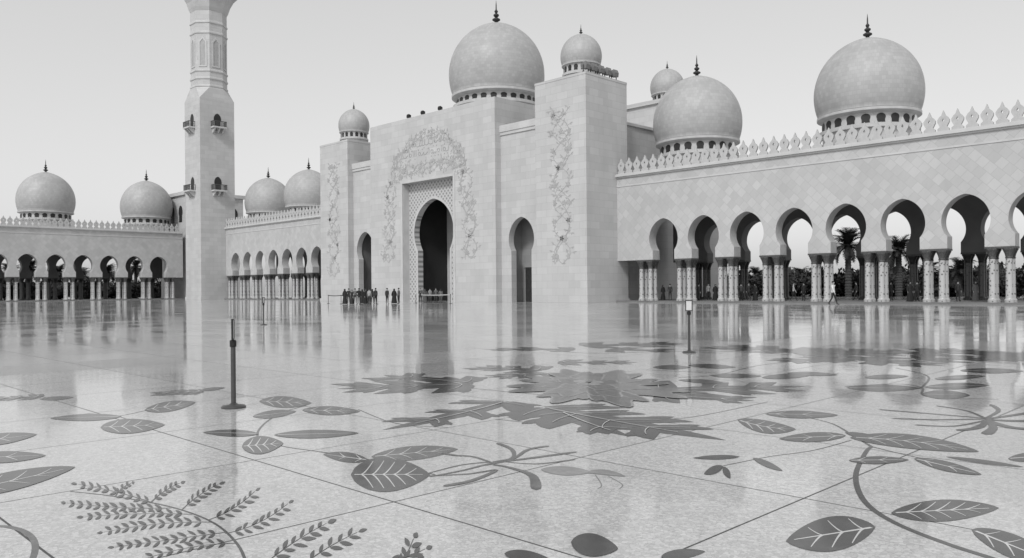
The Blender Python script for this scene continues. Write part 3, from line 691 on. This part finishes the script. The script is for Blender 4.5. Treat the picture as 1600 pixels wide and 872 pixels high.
m.leaf((1328, 684), (1530, 706), 11, -4, veins=5); m.leaf((1326, 720), (1420, 719), 6, 0, veins=2); m.leaf((1428, 717), (1534, 742), 7.5, 0, veins=2); m.leaf((1478, 714), (1600, 730), 3, 0)
m.leaf((1392, 802), (1561, 794), 17, 0, veins=5); m.leaf((1368, 824), (1228, 846), 27, 0, veins=3, blunt=.95); m.leaf((1518, 828), (1660, 885), 18, 0, veins=3)
m.leaf((1156, 714), (1083, 716), 3.5, 0); m.leaf((1176, 716), (1223, 736), 4.5, 0); m.leaf((1130, 729), (1100, 741), 6, 0); m.leaf((1130, 730), (1141, 748), 5, 0); m.leaf((1385, 690), (1320, 676), 5, 0)
m.leaf((1575, 717), (1640, 712), 7, 0, veins=1)
m = Motif('leaf_sprig_inlay', 'small faint grey leaf sprig on the floor at the far left', 40, 622)
m.lobed((60, 620), (-20, 624), .4, 3, .1, mat=m_inkm, seed=3); m.leaf((62, 624), (115, 621), 3, 0, mat=m_inkm)
m = Motif('leaf_sprig_inlay', 'small dark feathery sprig behind the three leaf sprig', 280, 613)
m.lobed((312, 612), (234, 616), .4, 4, .1, seed=9); m.leaf((312, 610), (352, 606), 2.5, 0, mat=m_inkm)
# ------------------------------------------------------------------ stanchions
def post(label, px, py, sign_rot=0, hgt=.87, group=None, sign=True, sh=.27, sw=.09):
    t = thing('barrier_post', label, 'barrier post', tuple(fl(px, py)+Vector((0, 0, .002))), sign_rot, group)
    MB().lathe([(.155, 0), (.155, .012), (.14, .028), (.06, .04), (.035, .06)], 32).build('base', m_metal, t, smooth=True)
    MB().lathe([(.031, .04), (.031, hgt-.09)], 20).build('pole', m_metal, t, smooth=True)
    MB().lathe([(.036, hgt-.09), (.042, hgt-.085), (.042, hgt-.01), (.03, hgt)], 20).box(-.045, .045, -.02, .02, hgt-.075, hgt-.02).build('belt_head', m_black, t, smooth=True)
    if sign:
        w, h0, h1 = sw, hgt+.0, hgt+sh
        sg = MB().prism([[(-w, h0), (w, h0), (w, h1), (-w, h1)], [(-w+.018, h0+.018), (-w+.018, h1-.018), (w-.018, h1-.018), (w-.018, h0+.018)]], -.011, .011)
        so = sg.build('sign_frame', m_black, t)
        MB().box(-w+.018, w-.018, -.005, .005, h0+.018, h1-.018).build('sign_sheet', m_white, so)
    return t
yaw = lambda px: math.atan2(*( (lambda d: (-d.x, d.y))(fl(px, 600)) ))
post('dark barrier post with black head and edge-on sign frame, standing near left on the floor', 365, 637, sign_rot=yaw(365)+R_(84))
post('dark barrier post holding up a small white sign, standing right of the gatehouse axis', 1077, 551, sign_rot=yaw(1077), hgt=.95, sh=.25, sw=.08)
post('distant slim barrier post with small sign standing alone in front of the left arcade', 412, 508, sign_rot=yaw(412)+R_(60), hgt=.95)
bp = [(513, 474.5), (533, 475.0), (563, 475.6), (589, 475.2), (650, 473.5), (704, 474.2)]
lbl = ['leftmost barrier post in the row before the gatehouse', 'second barrier post from the left before the gatehouse', 'barrier post in the middle of the standing crowd', 'barrier post at the right end of the standing crowd', 'barrier post at left of the central portal', 'barrier post at right of the central portal']
pts = []
for (x, y), lb in zip(bp, lbl):
    post(lb, x, y, hgt=.98, sign=False, group='barrier posts before the gatehouse'); pts.append(fl(x, y))
for i, lb, bm_ in ((0, 'black belt strung between the two leftmost barrier posts', m_black), (1, 'black belt passing in front of the left half of the crowd', m_black), (2, 'black belt passing in front of the right half of the crowd', m_black), (4, 'pale belt strung across the foot of the dark central portal', m_belt)):
    a, b_ = pts[i], pts[i+1]; d = (b_-a).normalized(); nn = Vector((-d.y, d.x, 0))*.006; mb = MB()
    vs = []
    for k in range(9):
        p = a.lerp(b_, .01+.98*k/8); z = .92-.05*math.sin(PI*k/8)
        for o_ in (nn, -nn): vs += [tuple(p+o_+Vector((0, 0, z-.04))), tuple(p+o_+Vector((0, 0, z+.04)))]
    fs = []
    for k in range(8):
        q = k*4; fs += [(q, q+1, q+5, q+4), (q+2, q+6, q+7, q+3), (q+1, q+3, q+7, q+5), (q, q+4, q+6, q+2)]
    tag(mb.add(vs, fs).build('barrier_belt', bm_), lb, 'belt')
# ------------------------------------------------------------------ floodlights
def flood(label, p, rz, group, s=1.0, mat=None):
    t = thing('floodlight', label, 'floodlight', tuple(p), rz, group)
    MB().prism([(-.28*s, .25*s), (.28*s, .32*s), (.28*s, .75*s), (-.2*s, .9*s), (-.34*s, .6*s)], -.3*s, .3*s, ax='x').build('housing', mat or m_black, t)
    MB().box(-.36*s, -.32*s, -.05, .05, 0, .6*s).box(.32*s, .36*s, -.05, .05, 0, .6*s).box(-.36*s, .36*s, -.1, .1, 0, .05).build('bracket', m_metal, t)
for i in range(5):
    flood('one of five grey floodlights in a row along the right tower roof edge', (-52.15, 62.95+i*1.15, TR), PI/2, 'floodlights on the right tower', 1.15, m_grey)
for px, lb in ((683, 'dark floodlight on the gatehouse roof edge left of the big dome'), (656, 'dark floodlight on the gatehouse roof edge above the inscription'), (634, 'dark floodlight furthest left on the gatehouse roof edge')):
    q = onY(px, 190, 62.6); flood(lb, (q.x, 63.1, ZC), 0, 'floodlights on the gate block', .7)
# ------------------------------------------------------------------ people
dg = bpy.context.evaluated_depsgraph_get
def skel(pose):
    V = []; E = []; Rr = []
    def v(p, r, par=None):
        V.append(p); Rr.append(r if isinstance(r, tuple) else (r, r))
        if par is not None: E.append((par, len(V)-1))
        return len(V)-1
    pel = v((0, 0, .95), (.15, .105)); sp = v((0, .0, 1.14), (.13, .095), pel); chs = v((0, 0, 1.33), (.155, .105), sp)
    nk = v((0, .005, 1.46), .055, chs); h0 = v((0, -.01, 1.54), (.062, .07), nk); h1 = v((0, -.012, 1.62), (.078, .095), h0); h2 = v((0, 0, 1.70), (.05, .06), h1)
    v((0, -.115, 1.60), .012, h1)
    for s in (-1, 1):
        v((s*.085, 0, 1.6), .014, h1)
        sh = v((s*.175, 0, 1.40), .06, chs)
        if pose == 'phone': el, wr, hd = (s*.23, -.03, 1.13), (s*.12, -.27, 1.24), (s*.07, -.34, 1.29)
        elif pose == 'walk': el, wr, hd = (s*.22, s*.10, 1.13), (s*.22, s*.12-.1, .90), (s*.22, s*.12-.14, .82)
        elif pose == 'hip' and s == 1: el, wr, hd = (.34, .05, 1.16), (.20, -.04, .99), (.15, -.07, .97)
        else: el, wr, hd = (s*.23, .02, 1.12), (s*.235, -.03, .88), (s*.235, -.05, .80)
        e_ = v(el, .043, sh); w_ = v(wr, .028, e_); p_ = v(hd, (.036, .02), w_)
        d = (Vector(hd)-Vector(wr)).normalized(); side = Vector((1, 0, 0)) if abs(d.x) < .8 else Vector((0, 1, 0))
        side = (side-d*side.dot(d)).normalized()
        fr_ = Vector((0, -1, 0)); fr_ = (fr_-d*fr_.dot(d)).normalized() if abs(d.y) < .9 else side
        for k in range(4):
            o = fr_*(k-1.5)*.019; L1 = (.045, .052, .05, .038)[k]
            a = v(tuple(Vector(hd)+o+d*.03), .009, p_); v(tuple(Vector(hd)+o+d*(.03+L1)-side*s*.012), .007, a)
        v(tuple(Vector(hd)+fr_*.045+d*.012), .01, p_)
        hp = v((s*.095, 0, .86), .095, pel)
        if pose == 'walk': kn, an, to_ = (s*.1, -.14 if s == 1 else .04, .50), (s*.1, -.24 if s == 1 else .30, .09 if s == 1 else .14), (s*.1, -.40 if s == 1 else .17, .06 if s == 1 else .04)
        else: kn, an, to_ = (s*.11, -.015, .49), (s*.12, .02, .09), (s*.14, -.14, .035)
        k_ = v(kn, .062, hp); a_ = v(an, .042, k_); v(to_, (.04, .033), a_)
    return V, E, Rr
bodyc = {}
pmc = {}
def pm(v):
    if v not in pmc: pmc[v] = noisy('cloth_'+str(len(pmc)), v, .8, .15, 9)
    return pmc[v]
def body_mesh(pose, top, trous, skin):
    key = (pose, top, trous)
    if key in bodyc: return bodyc[key]
    V, E, Rr = skel(pose); me = bpy.data.meshes.new('body'); me.from_pydata(V, E, [])
    o = bpy.data.objects.new('tmp', me); COL.objects.link(o)
    o.modifiers.new('s', 'SKIN'); sub = o.modifiers.new('b', 'SUBSURF'); sub.levels = 1; sub.render_levels = 1
    sv = me.skin_vertices[0].data
    for i, r in enumerate(Rr): sv[i].radius = r
    sv[0].use_root = True
    bpy.context.view_layer.update(); d = dg(); nm = bpy.data.meshes.new_from_object(o.evaluated_get(d))
    bpy.data.objects.remove(o); nm.name = 'person'
    nm.materials.clear()
    for v_ in (top, trous, skin, .02): nm.materials.append(pm(v_))
    for p in nm.polygons:
        c = p.center; z = c.z; p.use_smooth = True
        if z < .1: i = 3
        elif z < .93 and abs(c.x) < .19: i = 1
        elif z > 1.455: i = 2
        elif z < .9 or (pose == 'phone' and c.y < -.25): i = 2
        else: i = 0
        p.material_index = i
    bodyc[key] = nm; return nm
hair_mesh = {}
def hairm(long):
    if long not in hair_mesh:
        mb = MB(); n = 14
        prof = [(.05, .02), (.088, .04), (.094, .085), (.082, .12), (.05, .145), (.01, .152)]
        mb.lathe(prof, n, (0, .012, 1.575))
        if long: mb.lathe([(.07, -.16), (.085, -.05), (.085, .06)], n, (0, .045, 1.575))
        hair_mesh[long] = mb.mesh('hair', pm(.015), True)
    return hair_mesh[long]
robe = {}
def robem(v):
    if v not in robe:
        mb = MB(); pr = [(.30, .03), (.27, .3), (.22, .7), (.185, 1.0), (.18, 1.2), (.19, 1.36), (.12, 1.45), (.07, 1.49)]
        n = 20; vs = []
        for j, (r, z) in enumerate(pr):
            for i in range(n):
                a = 2*PI*i/n; q = r*(1+.07*math.cos(a*6)*(1-z/1.5)); vs.append((q*math.cos(a)*1.08, q*math.sin(a)*.8, z))
        fs = [(j*n+i, j*n+(i+1) % n, (j+1)*n+(i+1) % n, (j+1)*n+i) for j in range(len(pr)-1) for i in range(n)]
        mb.add(vs, fs)
        for s in (-1, 1): mb.tube([(s*.15, 0, 1.41), (s*.24, .01, 1.14), (s*.245, -.03, .92)], [.075, .075, .085], 10)
        robe[v] = mb.mesh('robe', pm(v), True)
    return robe[v]
scarf = {}
def scarfm(v):
    if v not in scarf:
        mb = MB().lathe([(.17, -.16), (.13, -.08), (.1, -.02), (.105, .05), (.1, .10), (.06, .15), (.01, .158)], 16, (0, .022, 1.575))
        scarf[v] = mb.mesh('headscarf', pm(v), True)
    return scarf[v]
def person(px, py, label, pose='stand', top=.4, trous=.05, face=0, h=1.72, robe_v=None, scarf_v=None, long=False, z=0, pos=None):
    p = pos if pos else fl(px, py)
    to_cam = math.atan2(-p.x, p.y)
    o = put('person', body_mesh(pose, top, trous, .3), None, (p.x, p.y, z+.002), to_cam+R_(face), scale=h/1.76)
    tag(o, label, 'person')
    if robe_v is not None: put('robe', robem(robe_v), o)
    if scarf_v is not None: put('headscarf', scarfm(scarf_v), o)
    else: put('hair', hairm(long), o)
    return o
person(1302, 477, 'person in white shirt and dark trousers walking alone before the right arcade', 'walk', .62, .03, 60, 1.9)
crowd = [
 (539, 475.5, 'person in black robe and headscarf at the left end of the crowd', dict(robe_v=.02, scarf_v=.02, face=150, h=1.66)),
 (545, 474.4, 'person in dark jacket, second from the left of the crowd', dict(top=.03, trous=.03, face=190)),
 (550, 475.6, 'person in black robe with grey headscarf, third from the left of the crowd', dict(robe_v=.025, scarf_v=.18, face=100, h=1.60)),
 (555, 474.3, 'person in grey shirt taking a picture, left of the crowd centre', dict(pose='phone', top=.12, trous=.03, face=170)),
 (561, 475.8, 'person in black top with one hand on the hip, at the crowd centre', dict(pose='hip', top=.02, trous=.04, face=200)),
 (566, 474.2, 'person in black robe standing behind the one with a hand on the hip', dict(robe_v=.025, scarf_v=.025, face=200, h=1.6)),
 (571, 474.8, 'person in black robe and headscarf, right of the crowd centre', dict(robe_v=.02, scarf_v=.03, face=60, h=1.62)),
 (577, 475.6, 'person in pale shirt among the crowd, third from its right end', dict(top=.3, trous=.04, face=150, h=1.66)),
 (582, 474.6, 'person with long hair and dark top, second from the right end of the crowd', dict(top=.03, trous=.03, long=True, face=180, h=1.62)),
 (587, 475.6, 'person in dark jacket and trousers at the right end of the crowd', dict(pose='hip', top=.05, trous=.02, face=220)),
 (605, 475.0, 'person in dark clothes, left one of the trio beside the crowd', dict(top=.03, trous=.03, face=140)),
 (616, 474.4, 'person in black robe, middle one of the trio beside the crowd', dict(robe_v=.02, scarf_v=.02, face=180, h=1.64)),
 (623, 475.3, 'person in grey top, right one of the trio beside the crowd', dict(top=.15, trous=.03, face=240)),
 (657, 473.6, 'person taking a picture at the left foot of the central portal', dict(pose='phone', top=.05, trous=.03, face=20, h=1.66)),
 (664, 473.0, 'person in grey robe standing before the dark central portal', dict(robe_v=.08, scarf_v=.06, face=180, h=1.58)),
 (672, 473.4, 'person in pale top standing before the dark central portal', dict(top=.2, trous=.06, face=190, h=1.64)),
 (681, 473.0, 'person in grey jacket standing right of the pale top before the portal', dict(pose='hip', top=.1, trous=.05, face=10, h=1.66)),
 (689, 473.6, 'person with long hair and grey dress at the right foot of the portal', dict(top=.14, trous=.1, long=True, face=200, h=1.58)),
]
for x, y, lb, kw in crowd: person(x, y, lb, **kw)
arc = [
 (1024, 71.5, 'person in dark clothes inside the first arch beside the right tower', dict(top=.02, trous=.02, face=90)),
 (1036, 70.5, 'person in black robe inside the first arch of the right arcade', dict(robe_v=.02, scarf_v=.02, face=40, h=1.62)),
 (1047, 70.0, 'person in dark jacket right of the robed one in the first arch', dict(top=.04, trous=.03, face=200)),
 (1092, 70.0, 'person in dark top standing in the second arch of the right arcade', dict(top=.03, trous=.03, face=120)),
 (1107, 72.5, 'person in pale shirt near the middle of the second arch', dict(top=.3, trous=.03, face=30)),
 (1118, 71.0, 'person in black robe at the right side of the second arch', dict(robe_v=.02, scarf_v=.02, face=10, h=1.64)),
 (1158, 69.6, 'person in dark shirt on the left in the third arch', dict(top=.05, trous=.02, face=170)),
 (1170, 70.3, 'person with one hand on the hip in the third arch', dict(pose='hip', top=.03, trous=.03, face=10)),
 (1180, 71.0, 'person in black robe on the right in the third arch', dict(robe_v=.02, scarf_v=.02, face=-40, h=1.62)),
 (1222, 69.6, 'person in dark clothes on the left in the fourth arch', dict(top=.03, trous=.03, face=60)),
 (1240, 70.0, 'person in pale shirt and dark trousers walking in the fourth arch', dict(pose='walk', top=.4, trous=.03, face=80)),
 (1256, 70.6, 'person in dark jacket on the right in the fourth arch', dict(top=.03, trous=.03, face=220)),
 (1272, 70.6, 'person in black robe beside the columns right of the fourth arch', dict(robe_v=.02, scarf_v=.02, face=100, h=1.63)),
 (1338, 73.0, 'person in dark jacket walking at the right in the fifth arch', dict(pose='walk', top=.03, trous=.03, face=-80)),
 (1392, 74.0, 'person in black top at the left in the sixth arch', dict(top=.02, trous=.02, face=140)),
 (1422, 69.6, 'person in black robe right of the middle in the sixth arch', dict(robe_v=.02, scarf_v=.02, face=30, h=1.66)),
 (1433, 70.2, 'person in dark shirt beside the robed one in the sixth arch', dict(top=.03, trous=.03, face=160)),
 (1497, 71.0, 'person in dark top standing in the seventh arch of the right arcade', dict(top=.04, trous=.03, face=150)),
 (1524, 73.0, 'person in grey robe on the right in the seventh arch', dict(robe_v=.08, scarf_v=.03, face=40, h=1.64)),
]
for x, Y, lb, kw in arc:
    q = onY(x, 460, Y); person(0, 0, lb, pos=Vector((q.x, q.y, 0)), z=.15, **kw)
# ------------------------------------------------------------------ palms and shrubs beyond the arcades
def crown_mesh(seed, Rr=3.4):
    r = random.Random(seed); mb = MB()
    for k in range(66):
        az = r.uniform(0, 2*PI); el = r.uniform(-.5, 1.45); ln = Rr*r.uniform(.75, 1.1); n = 14
        pts = []
        p = Vector((0, 0, 0)); e = el
        for i in range(n+1):
            pts.append(p.copy()); st = ln/n; p = p+Vector((math.cos(az)*math.cos(e), math.sin(az)*math.cos(e), math.sin(e)))*st; e -= .055+.008*i
        mb.tube(pts, [.05*(1-i/(n+2)) for i in range(n+1)], 3)
        sd = Vector((-math.sin(az), math.cos(az), 0))
        for i in range(2, n+1):
            d = (pts[i]-pts[i-1]).normalized(); lw = .72*math.sin(PI*(.15+.8*i/(n+1)))*ln/3
            for s in (-1, 1):
                for hh in (0, .5):
                    a = pts[i-1].lerp(pts[i], hh); t = a+sd*s*lw*.9+d*lw*.9+Vector((0, 0, .05*lw+r.uniform(-.18, .1)))
                    mb.add([a, a+d*.13, t], [(0, 1, 2)])
    return mb.mesh('crown', m_leafm, recalc=False)
crowns = [crown_mesh(s) for s in (1, 2, 3)]
def palm(x, y, h, label, k, sc_=1.0):
    t = thing('palm_tree', label, 'palm tree', (x, y, 0), 0, 'palms beyond the arcades')
    n = 18; prof = []
    for i in range(n+1):
        z = h*i/n; r = .42-.08*i/n; prof += [(r*1.12, z), (r*.92, z+h/n*.8)]
    MB().lathe(prof[:-1]+[(.05, h+.2)], 10).build('trunk', m_bark, t)
    put('crown', crowns[k % 3], t, (0, 0, h), k*1.3, scale=sc_)
def shrub_mesh(seed):
    r = random.Random(seed); mb = MB()
    cl = [(r.uniform(-1.6, 1.6), r.uniform(-1.2, 1.2), r.uniform(.3, 1.5), r.uniform(.5, .9)) for _ in range(12)]
    for (x, y, z, q) in cl:
        for _ in range(260):
            d = Vector((r.gauss(0, 1), r.gauss(0, 1), r.gauss(0, 1))).normalized()*q*r.uniform(.4, 1.1); c = Vector((x, y, max(.1, z)))+d
            a = Vector((r.gauss(0, 1), r.gauss(0, 1), r.gauss(0, 1))).normalized()*.18; b = a.cross(Vector((r.random(), r.random(), 1))).normalized()*.1
            mb.add([c-a, c+b, c+a, c-b], [(0, 1, 2, 3)])
    return mb.mesh('foliage', m_leafm, recalc=False)
shrubs = [shrub_mesh(s) for s in (4, 5)]
def shrub(x, y, label, k, s=1.0):
    t = thing('shrub', label, 'shrub', (x, y, 0), 0, 'shrubs beyond the arcades')
    put('foliage', shrubs[k % 2], t, (0, 0, 0), k*.9, scale=s)
    mb = MB()
    for q in range(4): mb.tube([(0, 0, 0), (.3*math.cos(q*1.6), .3*math.sin(q*1.6), .9*s), (.9*math.cos(q*1.6), .9*math.sin(q*1.6), 1.6*s)], [.06, .04, .02], 5)
    mb.build('stems', m_bark, t)
for i, (px, py, Y, s, lb) in enumerate(((1325, 384, 104, .95, 'tall date palm framed by the fifth arch of the right arcade'), (1404, 394, 104, .9, 'date palm framed by the sixth arch of the right arcade'),
      (1372, 422, 120, .8, 'shorter date palm between the fifth and sixth arches'), (1182, 432, 135, .8, 'low date palm seen through the third arch'), (1250, 434, 130, .8, 'low date palm seen through the fourth arch'),
      (1500, 425, 110, .8, 'low date palm seen through the seventh arch'), (1450, 430, 118, .8, 'low date palm between the sixth and seventh arches'))):
    q = onY(px, py, Y); palm(q.x, q.y, q.z, lb, i, s)
for i in range(22):
    px = 1110+i*24; q = onY(px, 440, 112+(i % 3)*5); shrub(q.x, q.y, 'dark bushy shrub in the planting beyond the right arcade', i, 1.35+.3*(i % 3))
for i, (px, y) in enumerate(((15, 427), (48, 420), (92, 426), (128, 432), (168, 426), (212, 418), (236, 430))):
    t_, e_ = ray(px, y); s = 205/(C*(1-t_)); X = -205; Y = s*C*(t_+1); palm(X, Y, H+s*e_, ['leftmost', 'second', 'third', 'fourth', 'fifth', 'sixth', 'seventh'][i]+' palm from the left beyond the far arcade', i, .95)
for i in range(18):
    t_, e_ = ray(-10+i*16, 445); X = -198-(i % 3)*5; s = X/(C*(t_-1)); shrub(X, s*C*(t_+1), 'dark bushy shrub in the planting beyond the far left arcade', i, 1.7+.2*(i % 3))
# ------------------------------------------------------------------ light
sun = bpy.data.lights.new('sun', 'SUN'); sun.energy = 2.1; sun.angle = R_(10); sun.color = (1, 1, 1)
so = bpy.data.objects.new('sun', sun); COL.objects.link(so)
EL = R_(44); az = Vector((.36, -.93, 0)).normalized()
sd = Vector((az.x*math.cos(EL), az.y*math.cos(EL), math.sin(EL)))
so.rotation_euler = sd.to_track_quat('Z', 'Y').to_euler()
w = bpy.data.worlds.new('World'); sc.world = w; w.use_nodes = True; nt = w.node_tree
bg = nt.nodes['Background']; sky = nt.nodes.new('ShaderNodeTexSky'); sky.sky_type = 'NISHITA'; sky.sun_disc = False
sky.sun_elevation = EL; sky.sun_rotation = math.atan2(az.x, az.y); sky.dust_density = 3; sky.air_density = 1
bw = nt.nodes.new('ShaderNodeRGBToBW'); L(nt, sky.outputs[0], bw.inputs[0])
val = math_(nt, 'MULTIPLY', math_(nt, 'POWER', bw.outputs[0], .40), 4.7)
L(nt, val, bg.inputs['Color']); bg.inputs['Strength'].default_value = .1
sc.view_settings.view_transform = 'Standard'; sc.view_settings.look = 'None'; sc.view_settings.exposure = 0
